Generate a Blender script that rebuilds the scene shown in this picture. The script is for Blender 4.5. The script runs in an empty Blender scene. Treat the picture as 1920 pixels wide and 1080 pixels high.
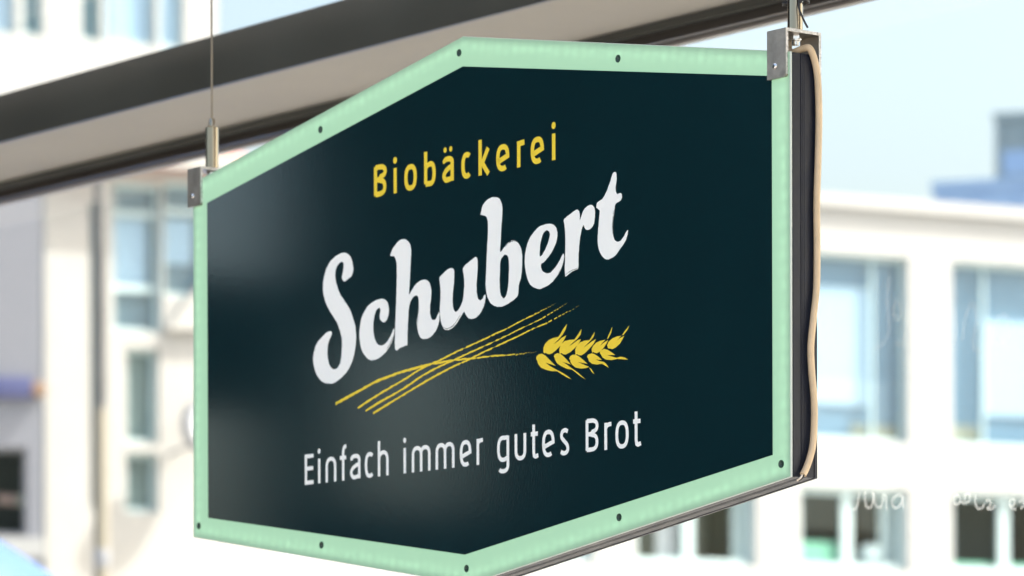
import bpy, bmesh, math, random
from mathutils import Vector, Matrix
random.seed(7)
PI = math.pi
sc = bpy.context.scene
COL = sc.collection

# ------------------------------------------------------------------ camera
F, CX, CY, ROLL = 7561.1, 960.0, 1532.79, 0.0031693      # focal length and principal point in photo pixels
CAMZ = 1.5
cam_d = bpy.data.cameras.new('camera')
cam = bpy.data.objects.new('camera', cam_d); COL.objects.link(cam); sc.camera = cam
cam_d.sensor_fit = 'HORIZONTAL'; cam_d.sensor_width = 36.0
cam_d.lens = F / 1920.0 * 36.0
cam_d.shift_y = (CY - 540.0) / 1920.0
cam_d.clip_start = 0.1; cam_d.clip_end = 3000
cr, sr = math.cos(ROLL), math.sin(ROLL)
cam.matrix_world = Matrix(((cr, sr, 0, 0), (0, 0, -1, 0), (-sr, cr, 0, CAMZ), (0, 0, 0, 1)))
cam_d.dof.use_dof = True
cam_d.dof.focus_distance = 4.62
cam_d.dof.aperture_fstop = 7.4

# ------------------------------------------------------------------ sky, sun, exposure
SUN_AZ = Vector((0.95, -0.10)).normalized(); SUN_EL = math.radians(50)
world = bpy.data.worlds.new('World'); sc.world = world; world.use_nodes = True
wn = world.node_tree.nodes; wl = world.node_tree.links
sky = wn.new('ShaderNodeTexSky'); sky.sky_type = 'NISHITA'; sky.sun_disc = False
sky.sun_elevation = SUN_EL
sky.sun_rotation = math.atan2(SUN_AZ.x, SUN_AZ.y)
sky.air_density = 1.25; sky.dust_density = 6.3; sky.ozone_density = .3
bg = wn['Background']; wl.new(sky.outputs[0], bg.inputs[0]); bg.inputs[1].default_value = 0.11
sun_d = bpy.data.lights.new('sun', 'SUN'); sun_d.energy = 2.0; sun_d.angle = math.radians(0.5)
sun_d.color = (1.0, 0.97, 0.92)
sun = bpy.data.objects.new('sun', sun_d); COL.objects.link(sun)
to_sun = Vector((SUN_AZ.x * math.cos(SUN_EL), SUN_AZ.y * math.cos(SUN_EL), math.sin(SUN_EL)))
sun.rotation_euler = to_sun.to_track_quat('Z', 'Y').to_euler(); sun.location = to_sun * 60
sc.view_settings.view_transform = 'Standard'; sc.view_settings.look = 'None'
sc.view_settings.exposure = 1.98; sc.view_settings.gamma = 1.0; sc.view_settings.use_curve_mapping = False

# ------------------------------------------------------------------ pixel -> direction
def ray(px, py):
    a, b = px - CX, CY - py
    return Vector(((a * cr + b * sr) / F, 1.0, (-a * sr + b * cr) / F))
CAM = Vector((0, 0, CAMZ))
def hit(px, py, p0, n):
    d = ray(px, py); return CAM + d * ((p0 - CAM).dot(n) / d.dot(n))

# ------------------------------------------------------------------ materials
def srgb(*c):
    return tuple(((v / 255) / 12.92 if v / 255 <= .04045 else ((v / 255 + .055) / 1.055) ** 2.4) for v in c) + (1,)
def mat(name, col, rough=.5, metal=0., spec=.5, noise=0., nscale=8., bump=0., bscale=60., stretch=(1, 1, 1), **kw):
    m = bpy.data.materials.new(name); m.use_nodes = True
    nt = m.node_tree; b = nt.nodes['Principled BSDF']
    c = tuple(col) if len(col) == 4 else tuple(col) + (1,)
    b.inputs['Base Color'].default_value = c
    b.inputs['Roughness'].default_value = rough; b.inputs['Metallic'].default_value = metal
    b.inputs['Specular IOR Level'].default_value = spec
    for k, v in kw.items(): b.inputs[k.replace('_', ' ')].default_value = v
    if noise or bump:
        tc = nt.nodes.new('ShaderNodeTexCoord'); mp = nt.nodes.new('ShaderNodeMapping')
        mp.inputs['Scale'].default_value = stretch
        nt.links.new(tc.outputs['Object'], mp.inputs[0])
    if noise:
        n = nt.nodes.new('ShaderNodeTexNoise'); n.inputs['Scale'].default_value = nscale
        n.inputs['Detail'].default_value = 6; n.inputs['Roughness'].default_value = .6
        nt.links.new(mp.outputs[0], n.inputs['Vector'])
        r = nt.nodes.new('ShaderNodeMapRange'); r.inputs[1].default_value = .3; r.inputs[2].default_value = .7
        r.inputs[3].default_value = 1 - noise; r.inputs[4].default_value = 1 + noise
        nt.links.new(n.outputs[0], r.inputs[0])
        mx = nt.nodes.new('ShaderNodeVectorMath'); mx.operation = 'SCALE'
        mx.inputs[0].default_value = c[:3]; nt.links.new(r.outputs[0], mx.inputs['Scale'])
        nt.links.new(mx.outputs[0], b.inputs['Base Color'])
        r2 = nt.nodes.new('ShaderNodeMapRange'); r2.inputs[1].default_value = .3; r2.inputs[2].default_value = .7
        r2.inputs[3].default_value = max(0, rough * (1 - noise)); r2.inputs[4].default_value = min(1, rough * (1 + noise))
        nt.links.new(n.outputs[0], r2.inputs[0]); nt.links.new(r2.outputs[0], b.inputs['Roughness'])
    if bump:
        n2 = nt.nodes.new('ShaderNodeTexNoise'); n2.inputs['Scale'].default_value = bscale
        n2.inputs['Detail'].default_value = 3
        nt.links.new(mp.outputs[0], n2.inputs['Vector'])
        bp = nt.nodes.new('ShaderNodeBump'); bp.inputs['Strength'].default_value = bump; bp.inputs['Distance'].default_value = .002
        nt.links.new(n2.outputs[0], bp.inputs['Height']); nt.links.new(bp.outputs[0], b.inputs['Normal'])
    return m
def glass(name, tint, refl, rough=.0, white=0.):
    m = bpy.data.materials.new(name); m.use_nodes = True
    nt = m.node_tree; nt.nodes.clear()
    o = nt.nodes.new('ShaderNodeOutputMaterial'); t = nt.nodes.new('ShaderNodeBsdfTransparent')
    t.inputs[0].default_value = tint + (1,)
    g = nt.nodes.new('ShaderNodeBsdfGlossy'); g.inputs['Roughness'].default_value = rough
    g.inputs[0].default_value = (1, 1, 1, 1)
    mx = nt.nodes.new('ShaderNodeMixShader')
    fr = nt.nodes.new('ShaderNodeFresnel'); 
    ge = nt.nodes.new('ShaderNodeNewGeometry'); io = nt.nodes.new('ShaderNodeMapRange')      # same reflectance on both faces of the sheet
    io.inputs[3].default_value = 1.5; io.inputs[4].default_value = 1 / 1.5
    nt.links.new(ge.outputs['Backfacing'], io.inputs[0]); nt.links.new(io.outputs[0], fr.inputs[0])
    ad = nt.nodes.new('ShaderNodeMath'); ad.operation = 'ADD'; ad.inputs[1].default_value = refl; ad.use_clamp = True
    nt.links.new(fr.outputs[0], ad.inputs[0]); nt.links.new(ad.outputs[0], mx.inputs[0])
    nt.links.new(t.outputs[0], mx.inputs[1]); nt.links.new(g.outputs[0], mx.inputs[2])
    nt.links.new(mx.outputs[0], o.inputs[0]); return m
def film(name, col, alpha):
    m = bpy.data.materials.new(name); m.use_nodes = True
    nt = m.node_tree; nt.nodes.clear()
    o = nt.nodes.new('ShaderNodeOutputMaterial'); t = nt.nodes.new('ShaderNodeBsdfTransparent')
    g = nt.nodes.new('ShaderNodeBsdfTranslucent'); g.inputs[0].default_value = col + (1,)
    mx = nt.nodes.new('ShaderNodeMixShader'); mx.inputs[0].default_value = alpha
    nt.links.new(t.outputs[0], mx.inputs[1]); nt.links.new(g.outputs[0], mx.inputs[2]); nt.links.new(mx.outputs[0], o.inputs[0])
    return m

def led_acrylic():
    # edge-lit acrylic: LED strip every 1/60 m behind the border; UV = (arc length / LED pitch, distance from edge in cm)
    m = mat('lit green acrylic', (.255, .385, .275), rough=.28, spec=.45)
    nt = m.node_tree; b = nt.nodes['Principled BSDF']; N = nt.nodes.new; L = nt.links.new
    uv = N('ShaderNodeUVMap'); uv.uv_map = 'led'
    sp = N('ShaderNodeSeparateXYZ'); L(uv.outputs[0], sp.inputs[0])
    def mth(op, a, bb=None, clamp=False):
        n = N('ShaderNodeMath'); n.operation = op; n.use_clamp = clamp
        for i, v in enumerate((a, bb)):
            if v is None: continue
            if isinstance(v, (int, float)): n.inputs[i].default_value = v
            else: L(v, n.inputs[i])
        return n.outputs[0]
    fx = mth('SUBTRACT', mth('FRACT', sp.outputs[0]), .5)
    fy = mth('MULTIPLY', mth('SUBTRACT', sp.outputs[1], 1.15), 0.55)
    d2 = mth('ADD', mth('MULTIPLY', fx, fx), mth('MULTIPLY', fy, fy))
    spot = mth('EXPONENT', mth('MULTIPLY', d2, -5.0))
    nz = N('ShaderNodeTexNoise'); nz.inputs['Scale'].default_value = 1.3; nz.inputs['Detail'].default_value = 0
    L(uv.outputs[0], nz.inputs['Vector'])
    spot = mth('MULTIPLY', spot, mth('MULTIPLY', nz.outputs[0], 1.6))
    rise = N('ShaderNodeMapRange'); rise.interpolation_type = 'SMOOTHSTEP'
    rise.inputs[1].default_value = -.3; rise.inputs[2].default_value = 1.25
    rise.inputs[3].default_value = .30; rise.inputs[4].default_value = 1.0
    L(sp.outputs[1], rise.inputs[0])
    st = mth('ADD', mth('MULTIPLY', rise.outputs[0], LED_BASE), mth('MULTIPLY', spot, LED_SPOT))
    b.inputs['Emission Color'].default_value = (.52, .95, .58, 1)
    L(st, b.inputs['Emission Strength'])
    return m
LED_BASE, LED_SPOT = .105, .040

M = {}
M['acrylic'] = led_acrylic()
M['acrylic_edge'] = mat('white acrylic edge', (.45, .50, .47), rough=.3, Emission_Color=(.85, 1, .9, 1), Emission_Strength=.03)
M['field'] = mat('dark green vinyl', (.0012, .0185, .0235), rough=.10, spec=.9, noise=.10, nscale=3, bump=.018, bscale=420, stretch=(1, 1, .35))
M['letter_white'] = mat('white vinyl print', (.97, .97, .91), rough=.3, spec=.4)
M['letter_yellow'] = mat('yellow vinyl print', srgb(246, 213, 62), rough=.3, spec=.4)
M['profile'] = mat('black anodised aluminium', (.010, .013, .024), rough=.4, metal=.0, spec=.3, noise=.15, nscale=60)
M['bracket'] = mat('milled aluminium', (.37, .335, .285), rough=.42, metal=.85, noise=.18, nscale=90, bump=.1, bscale=300)
M['cut_edge'] = mat('sawn aluminium edge', (.62, .62, .62), rough=.4, metal=.8, noise=.35, nscale=260, bump=.5, bscale=700)
M['chrome'] = mat('brown tinted nickel', (.33, .28, .21), rough=.10, metal=1.0)  # brown of a dark room's reflection is put into the base colour
M['steel_wire'] = mat('steel wire rope', (.30, .26, .20), rough=.3, metal=1.0, bump=.8, bscale=900, stretch=(1, 1, .35))
M['screw'] = mat('zinc screw', (.75, .75, .74), rough=.22, metal=1.0)
M['slot'] = mat('screw recess', (.02, .02, .02), rough=.6)
M['dark_screw'] = mat('black screw', (.018, .05, .032), rough=.4)
M['cable'] = mat('tan cable sheath', srgb(206, 182, 148), rough=.38, noise=.08, nscale=60)
M['copper'] = mat('bare wire', (.8, .72, .62), rough=.35, metal=.8)
M['black'] = mat('black nylon', (.012, .012, .013), rough=.45)
M['beam'] = mat('grey coated steel', (.056, .060, .054), rough=.34, spec=.5, noise=.12, nscale=5, bump=.06, bscale=90)
M['soffit'] = mat('bounce warmed plaster board', (.33, .315, .28), rough=.75, noise=.05, nscale=4)  # warm bounce light is put into the base colour
M['rail'] = mat('dark bronze window rail', (.030, .026, .022), rough=.38)
M['rail_light'] = mat('grey gasket', (.25, .24, .23), rough=.5)  # paler tone painted for the rail's lit lower edge
M['pane'] = glass('clear float glass', (.97, .985, .98), .0)
M['ghost'] = film('frosted lettering', (.9, .92, .92), .16)
M['ghost_big'] = film('worn frosted lettering', (.9, .92, .92), .055)
M['shade_ceiling'] = mat('white ceiling', (.72, .70, .67), rough=.8)
M['dark_wall'] = mat('dark unseen wall', (.007, .007, .007), rough=.9, spec=0.)
M['bounce_floor'] = mat('grey stone floor', (.29, .265, .235), rough=.6)
M['ground'] = mat('light stone paving', (.36, .34, .31), rough=.8, noise=.12, nscale=.6)
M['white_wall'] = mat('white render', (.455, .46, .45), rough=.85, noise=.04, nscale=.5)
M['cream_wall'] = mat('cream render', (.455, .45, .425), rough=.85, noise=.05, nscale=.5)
M['shaded_wall'] = mat('shaded grey render', (.25, .26, .29), rough=.8, noise=.06, nscale=.4)  # grey darkened because the facade's shade is put into its colour
M['win_frame'] = mat('pale aqua aluminium', (.52, .66, .67), rough=.4)
M['blind'] = mat('pale roller blind', (.78, .82, .85), rough=.8)
M['sky_panel'] = mat('blue grey sky panel', (.26, .36, .43), rough=.9)  # sky reflected in the panes is put into this panel colour
M['haze_panel'] = mat('grey haze panel', (.36, .40, .40), rough=.9)  # hazy look of the glass is put into this panel colour
M['room_blue'] = mat('blue grey room', (.42, .58, .70), rough=.8)
M['room_teal'] = mat('teal grey room', (.34, .47, .50), rough=.8)
M['room_dark'] = mat('dark room', (.05, .085, .10), rough=.7)
M['room_olive'] = mat('olive grey room', (.22, .24, .20), rough=.7)
M['room_pale'] = mat('pale grey room', (.64, .70, .72), rough=.7)
M['green_panel'] = mat('green panel', (.36, .74, .54), rough=.6)
M['curtain'] = mat('lilac curtain', (.52, .48, .52), rough=.8)
M['beige'] = mat('beige pots', (.55, .45, .30), rough=.7)
M['win_sky'] = glass('coated window glass', (.82, .90, .95), .0)
M['win_clear'] = glass('window glass', (.85, .9, .9), -.025)
M['roof_red'] = mat('red clay tiles', (.55, .20, .13), rough=.8, noise=.15, nscale=6)
M['pole'] = mat('weathered pole', (.14, .14, .135), rough=.55, noise=.15, nscale=3)
M['pole_sleeve'] = mat('tan pole sleeve', (.24, .22, .17), rough=.6)
M['tower_blue'] = mat('haze blue curtain wall', (.26, .40, .62), rough=.35)  # distance haze is put into the colours of the far blocks
M['tower_green'] = mat('haze paled cladding', (.21, .28, .31), rough=.5)  # lightened with painted haze
M['tower_band'] = mat('haze blue band', (.20, .31, .48), rough=.4)  # haze put into the band colour too
M['van'] = mat('light blue car paint', (.10, .19, .44), rough=.22)
M['van_glass'] = mat('dark car glass', (.03, .05, .07), rough=.05)
M['tyre'] = mat('tyre rubber', (.02, .02, .02), rough=.8)
M['rim'] = mat('alloy rim', (.6, .6, .6), rough=.3, metal=1)
M['lamp_lens'] = mat('clear lamp lens', (.8, .82, .85), rough=.08)
M['blue_sign'] = mat('blue sign face', (.08, .09, .20), rough=.4)
M['orange_sign'] = mat('orange sign face', (.32, .21, .14), rough=.4)
M['white_sign'] = mat('white enamel', (.85, .87, .9), rough=.3)
M['grey_metal'] = mat('grey metal', (.28, .29, .31), rough=.45)
M['lantern_pink'] = mat('pink paper lantern', (.75, .45, .40), rough=.7)
M['lantern_cream'] = mat('cream paper lantern', (.72, .66, .52), rough=.7)

# ------------------------------------------------------------------ object helpers
def link(o, parent=None, label=None, cat=None, group=None, kind=None):
    COL.objects.link(o)
    if parent: o.parent = parent
    if label: o['label'] = label
    if cat: o['category'] = cat
    if group: o['group'] = group
    if kind: o['kind'] = kind
    return o
def thing(name, label, cat, loc=(0, 0, 0), rz=0, group=None):
    o = bpy.data.objects.new(name, None); o.location = loc; o.rotation_euler = (0, 0, rz); o.empty_display_size = .1
    return link(o, None, label, cat, group)
def obj(name, bm, m, parent=None, smooth=False, **kw):
    me = bpy.data.meshes.new(name)
    bmesh.ops.recalc_face_normals(bm, faces=bm.faces) if kw.pop('recalc', True) else None
    bm.to_mesh(me); bm.free()
    for mm in (m if isinstance(m, (list, tuple)) else [m]): me.materials.append(M[mm])
    if smooth:
        for p in me.polygons: p.use_smooth = True
        try: me.set_sharp_from_angle(angle=math.radians(40))
        except Exception: pass
    return link(bpy.data.objects.new(name, me), parent, **kw)
def box(bm, x0, x1, y0, y1, z0, z1, bevel=0.):
    r = bmesh.ops.create_cube(bm, size=1)
    vs = r['verts']
    for v in vs:
        v.co = Vector((x0 + (v.co.x + .5) * (x1 - x0), y0 + (v.co.y + .5) * (y1 - y0), z0 + (v.co.z + .5) * (z1 - z0)))
    if bevel:
        es = list({e for v in vs for e in v.link_edges})
        bmesh.ops.bevel(bm, geom=es, offset=bevel, segments=2, affect='EDGES', profile=.5)
    return vs
def boxo(name, dims, m, parent=None, bevel=0., **kw):
    bm = bmesh.new(); box(bm, *dims, bevel=bevel); return obj(name, bm, m, parent, smooth=bool(bevel), **kw)
def lathe(bm, prof, seg=24, axis='z', c=(0, 0, 0)):
    rings = []
    for r, h in prof:
        ring = []
        for i in range(seg):
            a = 2 * PI * i / seg
            p = (r * math.cos(a), r * math.sin(a), h) if axis == 'z' else (r * math.cos(a), h, r * math.sin(a))
            ring.append(bm.verts.new((c[0] + p[0], c[1] + p[1], c[2] + p[2])))
        rings.append(ring)
    for a, b in zip(rings, rings[1:]):
        for i in range(seg):
            bm.faces.new((a[i], a[(i + 1) % seg], b[(i + 1) % seg], b[i]))
    bm.faces.new(rings[0]); bm.faces.new(rings[-1])
def catmull(pts, n=6, closed=False):
    P = [Vector(p) for p in pts]; out = []
    N = len(P); rng = range(N if closed else N - 1)
    g = (lambda i: P[i % N]) if closed else (lambda i: P[max(0, min(N - 1, i))])
    for i in rng:
        p0, p1, p2, p3 = g(i - 1), g(i), g(i + 1), g(i + 2)
        for k in range(n):
            t = k / n
            out.append(.5 * ((2 * p1) + (p2 - p0) * t + (2 * p0 - 5 * p1 + 4 * p2 - p3) * t * t + (3 * p1 - p0 - 3 * p2 + p3) * t ** 3))
    if not closed: out.append(P[-1])
    return out
def tube(bm, pts, r, seg=12, n=6):
    P = catmull(pts, n) if n else [Vector(p) for p in pts]
    rings = []; up = Vector((.3, .9, .1)).normalized()
    for i, p in enumerate(P):
        t = (P[min(i + 1, len(P) - 1)] - P[max(i - 1, 0)]).normalized()
        a = (up - t * up.dot(t)).normalized(); b = t.cross(a); up = a
        rr = r[i] if isinstance(r, list) else r
        rings.append([bm.verts.new(p + (a * math.cos(2 * PI * k / seg) + b * math.sin(2 * PI * k / seg)) * rr) for k in range(seg)])
    for A, B in zip(rings, rings[1:]):
        for k in range(seg): bm.faces.new((A[k], A[(k + 1) % seg], B[(k + 1) % seg], B[k]))
    bm.faces.new(rings[0]); bm.faces.new(rings[-1])

# ================================================================== SETTING
YAW = 0.9075055
U = Vector((math.cos(YAW), -math.sin(YAW), 0)); NB = Vector((math.sin(YAW), math.cos(YAW), 0)); Z = Vector((0, 0, 1))
S0 = Vector((-.05687394, 4.95198815, CAMZ + .61502919))           # centre of the sign's front face
CEIL = 3.45
WIN = (Vector((-.94, 7.40, 0)) - S0).dot(NB)                        # window plane, metres behind the sign face
BEAM_F = WIN - .262                                               # front face of the transom
def room(u, d, z): return Vector((S0.x, S0.y, 0)) + U * u + NB * d + Z * z

bm = bmesh.new()
for x, y in ((-900, -900), (900, -900), (900, 900), (-900, 900)): bm.verts.new((x, y, 0))
bm.faces.new(bm.verts); obj('ground', bm, 'ground', kind='structure')

rm = bpy.data.objects.new('shade_ceiling', None)
def room_box(name, m, u0, u1, d0, d1, z0, z1, **kw):
    o = boxo(name, (u0, u1, d0, d1, z0, z1), m, **kw)
    o.location = (S0.x, S0.y, 0); o.rotation_euler = (0, 0, -YAW); return o
room_box('shade_ceiling', 'shade_ceiling', -5.0, 6.0, -.5, WIN + .9, CEIL, CEIL + .2, kind='structure')  # unseen strip added to keep sun off the sign; the wires end here

# unseen side wall, added so its openings mirror as patches in the sign face
def wall_with_holes(bm, s0, s1, z0, z1, holes, depth, front=0.):
    xs = sorted({s0, s1} | {v for h in holes for v in h[:2]}); zs = sorted({z0, z1} | {v for h in holes for v in h[2:4]})
    xs = [x for x in xs if s0 <= x <= s1]; zs = [z for z in zs if z0 <= z <= z1]
    def q(*p): bm.faces.new([bm.verts.new(v) for v in p])
    for a, b in zip(xs, xs[1:]):
        for c, d in zip(zs, zs[1:]):
            mx, mz = (a + b) / 2, (c + d) / 2
            if any(h[0] < mx < h[1] and h[2] < mz < h[3] for h in holes): continue
            q((a, front, c), (b, front, c), (b, front, d), (a, front, d))
    for h in holes:
        a, b, c, d = max(h[0], s0), min(h[1], s1), max(h[2], z0), min(h[3], z1); f, g = front, front + depth
        q((a, f, c), (a, g, c), (a, g, d), (a, f, d)); q((b, f, c), (b, f, d), (b, g, d), (b, g, c))
        q((a, f, c), (b, f, c), (b, g, c), (a, g, c)); q((a, f, d), (a, g, d), (b, g, d), (b, f, d))
bm = bmesh.new()
hol = [(-3.28, -2.35, 2.95, 3.42), (-3.2, -2.55, 2.2, 2.60), (-3.95, -3.42, 2.36, 2.84)]
wall_with_holes(bm, -6.2, WIN + .1, 0, 4.6, hol, .16)
wall_with_holes(bm, -6.2, WIN + .1, 0, 4.6, hol, .0, .16)
w = obj('wall', bm, 'dark_wall', kind='structure', recalc=False)
w.location = room(-5.0, 0, 0); w.rotation_euler = (0, 0, -YAW + PI / 2)

room_box('bounce_floor', 'bounce_floor', -5.0, 6.0, -6.2, WIN - .03, .002, .006, kind='structure')  # unseen sheet added to bounce warm light up to the sign
# ------------------------------------------------------------------ shop window behind the sign
def zat(px, py, d):                                                # height of a pixel on the plane d metres behind the sign
    return hit(px, py, room(0, d, 0), NB).z
sw = thing('shop_window', 'wide grey transom with pale soffit and clear glass behind the hanging sign', 'window', (S0.x, S0.y, 0), -YAW)
zt = zat(300, 180 - .288 * 300, BEAM_F); zm = zat(500, 270 - .265 * 500, BEAM_F)
boxo('transom', (-5, 6, BEAM_F, BEAM_F + .012, zm, zt), 'beam', sw, bevel=.0025)
boxo('soffit_panel', (-5, 6, BEAM_F + .013, WIN - .021, zm + .002, zm + .016), 'soffit', sw)
boxo('top_cover', (-5, 6, BEAM_F + .013, WIN - .021, zt - .018, zt - .002), 'beam', sw)
boxo('head_rail', (-5, 6, WIN - .02, WIN + .03, zm - .024, zt - .001), 'rail', sw, bevel=.003)
boxo('lit_rail_edge', (-5, 6, WIN - .004, WIN + .010, zm - .029, zm - .0245), 'rail_light', sw)  # lit lower edge of the head rail, painted as a paler strip
boxo('cover_strip', (-5, 6, WIN - .034, WIN - .0205, zm - .010, zm + .0015), 'beam', sw)
boxo('pane', (-5, 6, WIN + .001, WIN + .007, .06, zm - .0246), 'pane', sw, label='large clear lower glass pane')
up = boxo('pane', (-5, 6, WIN + .001, WIN + .007, zt + .0, CEIL - .002), 'pane', sw, label='clear upper glass pane')
boxo('sill_rail', (-5, 6, WIN - .02, WIN + .03, 0, .059), 'rail', sw)
# faint frosted handwriting on the pane, seen from its back
def ribbon(bm, pts, wd, place, n=0, closed=False, taper=.0, off=0.):
    P = [Vector((p[0], p[1])) for p in pts]
    if n: P = [Vector((q[0], q[1])) for q in catmull([(p.x, p.y, 0) for p in P], n, closed)]
    N = len(P); vs = []
    for i, p in enumerate(P):
        a = P[(i - 1) % N] if closed else P[max(i - 1, 0)]; b = P[(i + 1) % N] if closed else P[min(i + 1, N - 1)]
        d1 = (p - a); d2 = (b - p)
        d1 = d1.normalized() if d1.length > 1e-9 else d2.normalized()
        d2 = d2.normalized() if d2.length > 1e-9 else d1
        t = (d1 + d2); t = t.normalized() if t.length > 1e-6 else d1
        nrm = Vector((-t.y, t.x)); k = 1 / max(.5, nrm.dot(Vector((-d1.y, d1.x))))
        h = (wd[i] if isinstance(wd, list) else wd) / 2 * k
        vs.append((bm.verts.new(place(p.x + nrm.x * h, p.y + nrm.y * h, off)), bm.verts.new(place(p.x - nrm.x * h, p.y - nrm.y * h, off))))
    for i in range(N if closed else N - 1):
        A, B = vs[i], vs[(i + 1) % N]; bm.faces.new((A[0], A[1], B[1], B[0]))
def on_pane(px, py):
    p = hit(px, py, room(0, WIN, 0), NB) - room(0, 0, 0); return p.dot(U), p.z
z4 = lambda x, y: on_pane(1480 + x / 4.3636, 860 + y / 4.3636)
ghost = [[(575, 275), (568, 330), (560, 380), (545, 410), (520, 418)], [(625, 270), (622, 330), (632, 390), (655, 402), (678, 385), (688, 330), (690, 275)],
         [(692, 280), (700, 350), (718, 392), (742, 398), (762, 375), (770, 320), (772, 280)], [(790, 290), (796, 360), (800, 420)],
         [(925, 310), (890, 300), (855, 325), (842, 360), (860, 398), (895, 395), (925, 360), (930, 320), (932, 380), (945, 405)],
         [(1345, 330), (1375, 300), (1400, 320), (1395, 360), (1370, 375), (1350, 350)], [(1400, 350), (1440, 365), (1480, 335), (1470, 290), (1440, 300), (1440, 345)],
         [(1530, 300), (1525, 360), (1545, 405), (1585, 400), (1600, 360)], [(1610, 350), (1640, 340), (1650, 380), (1625, 408), (1660, 412), (1690, 380)],
         [(1800, 370), (1830, 385), (1850, 350), (1830, 330), (1808, 360), (1820, 405), (1860, 412)], [(1880, 360), (1910, 340), (1925, 380), (1895, 410)]]
big = [[(1668, 520), (1664, 560), (1668, 610), (1660, 640), (1640, 655)], [(1676, 575), (1682, 566), (1690, 575), (1690, 590), (1683, 598), (1676, 590), (1676, 575)],
       [(1700, 570), (1702, 610), (1692, 645), (1680, 640)], [(1772, 570), (1788, 580), (1795, 610), (1788, 645), (1770, 655)],
       [(1805, 640), (1812, 590), (1826, 570), (1832, 600), (1826, 650), (1850, 665)], [(1868, 600), (1886, 590), (1896, 620), (1880, 650), (1862, 630), (1868, 600)]]
for i, g in enumerate(ghost + big):
    bm = bmesh.new()
    pts = [z4(*p) for p in g] if i < len(ghost) else [on_pane(*p) for p in g]
    ribbon(bm, pts, .0042 if i < len(ghost) else .007, lambda x, y, o: (x, WIN - .0006 - .00004 * i, y), n=6)
    obj('window_lettering', bm, 'ghost' if i < len(ghost) else 'ghost_big', sw, label='faint white handwriting stroke on the glass')

# ================================================================== HANGING SIGN
sign = thing('hanging_sign', 'dark green hexagonal bakery sign with lit mint green border, hung on two cables', 'sign', S0, -YAW)
def uz(px, py):
    p = hit(px, py, S0, NB) - S0; return Vector((p.dot(U), p.z))
OUT = [uz(*p) for p in ((362, 342.5), (867.5, 68), (1481.5, 96), (1482.6, 894), (877, 1096), (362.5, 1007.4))]
INN = [uz(*p) for p in ((388.5, 380.5), (868, 124.5), (1447, 142.5), (1449, 853), (871.9, 1040), (390.6, 971))]
def offset_poly(P, b):
    n = len(P); res = []
    for i in range(n):
        a, c, e = P[i - 1], P[i], P[(i + 1) % n]
        d1 = (c - a).normalized(); d2 = (e - c).normalized()
        n1 = Vector((d1.y, -d1.x)); n2 = Vector((d2.y, -d2.x))
        k = (n1 + n2) / (1 + n1.dot(n2)); res.append(c + k * b)
    return res
T = .040
# lit acrylic face: a 4 mm plate, its border cut into six fields that carry the LED coordinates
bm = bmesh.new(); uvl = bm.loops.layers.uv.new('led')
OB = offset_poly(OUT, .0006); 
def q4(pts, mi=0, uvs=None):
    f = bm.faces.new([bm.verts.new(p) for p in pts]); f.material_index = mi
    for l, w_ in zip(f.loops, uvs or [(0.5, 3.2)] * len(pts)): l[uvl].uv = w_
    return f
for i in range(6):
    j = (i + 1) % 6; a, b = OUT[i], OUT[j]; ai, bi = OB[i], OB[j]; ci, di = INN[i], INN[j]
    d = (b - a).normalized(); nn = Vector((d.y, -d.x))
    st = lambda p: ((p - a).dot(d) / .016667, (p - a).dot(nn) * 100)
    q4([(ai.x, 0, ai.y), (ci.x, 0, ci.y), (di.x, 0, di.y), (bi.x, 0, bi.y)], 0, [st(ai), st(ci), st(di), st(bi)])
    q4([(a.x, .001, a.y), (ai.x, 0, ai.y), (bi.x, 0, bi.y), (b.x, .001, b.y)], 1)
    q4([(a.x, .001, a.y), (b.x, .001, b.y), (b.x, .0026, b.y), (a.x, .0026, a.y)], 1)
q4([(p.x, 0, p.y) for p in INN][::-1], 0)
q4([(p.x, .0026, p.y) for p in OUT], 1)
face = obj('face_panel', bm, ['acrylic', 'acrylic_edge'], sign, recalc=False, label='mint green lit acrylic face')
bm = bmesh.new()
for i in range(6):
    j = (i + 1) % 6
    bm.faces.new([bm.verts.new(p) for p in ((OUT[i].x, T - .004, OUT[i].y), (OUT[j].x, T - .004, OUT[j].y), (OUT[j].x, T, OUT[j].y), (OUT[i].x, T, OUT[i].y))])
for y in (T - .004, T): bm.faces.new([bm.verts.new((p.x, y, p.y)) for p in OUT])
bmesh.ops.remove_doubles(bm, verts=bm.verts, dist=1e-5)
obj('back_panel', bm, 'profile', sign)
# six aluminium profile rails with lengthwise grooves
sect = [(0.0010, .0026), (.0010, .0042), (.0004, .0045), (.0004, .0150), (.0012, .0153), (.0012, .0164), (.0004, .0167), (.0004, .0182), (.0008, .0184), (.0008, .0189),
        (.0004, .0191), (.0004, .0205), (.0008, .0207), (.0008, .0212), (.0004, .0214), (.0004, .0338), (.0008, .0341), (.0008, T - .004), (.022, T - .004), (.022, .0026)]
rings = [[Vector((p.x, dep, p.y)) for p in offset_poly(OUT, ins)] for ins, dep in sect]
for i in range(6):
    j = (i + 1) % 6; bm = bmesh.new()
    A = [bm.verts.new(r[i]) for r in rings]; B = [bm.verts.new(r[j]) for r in rings]; n = len(A)
    for k in range(n): bm.faces.new((A[k], A[(k + 1) % n], B[(k + 1) % n], B[k]))
    obj('frame_rail', bm, 'profile', sign)

# dark printed field
bm = bmesh.new()
f1 = [bm.verts.new((p.x, -.0003, p.y)) for p in INN]; f0 = [bm.verts.new((p.x, -.00002, p.y)) for p in INN]
bm.faces.new(f1)
for i in range(6): bm.faces.new((f0[i], f0[(i + 1) % 6], f1[(i + 1) % 6], f1[i]))
field = obj('printed_field', bm, 'field', sign, label='dark green glossy printed field')

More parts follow.
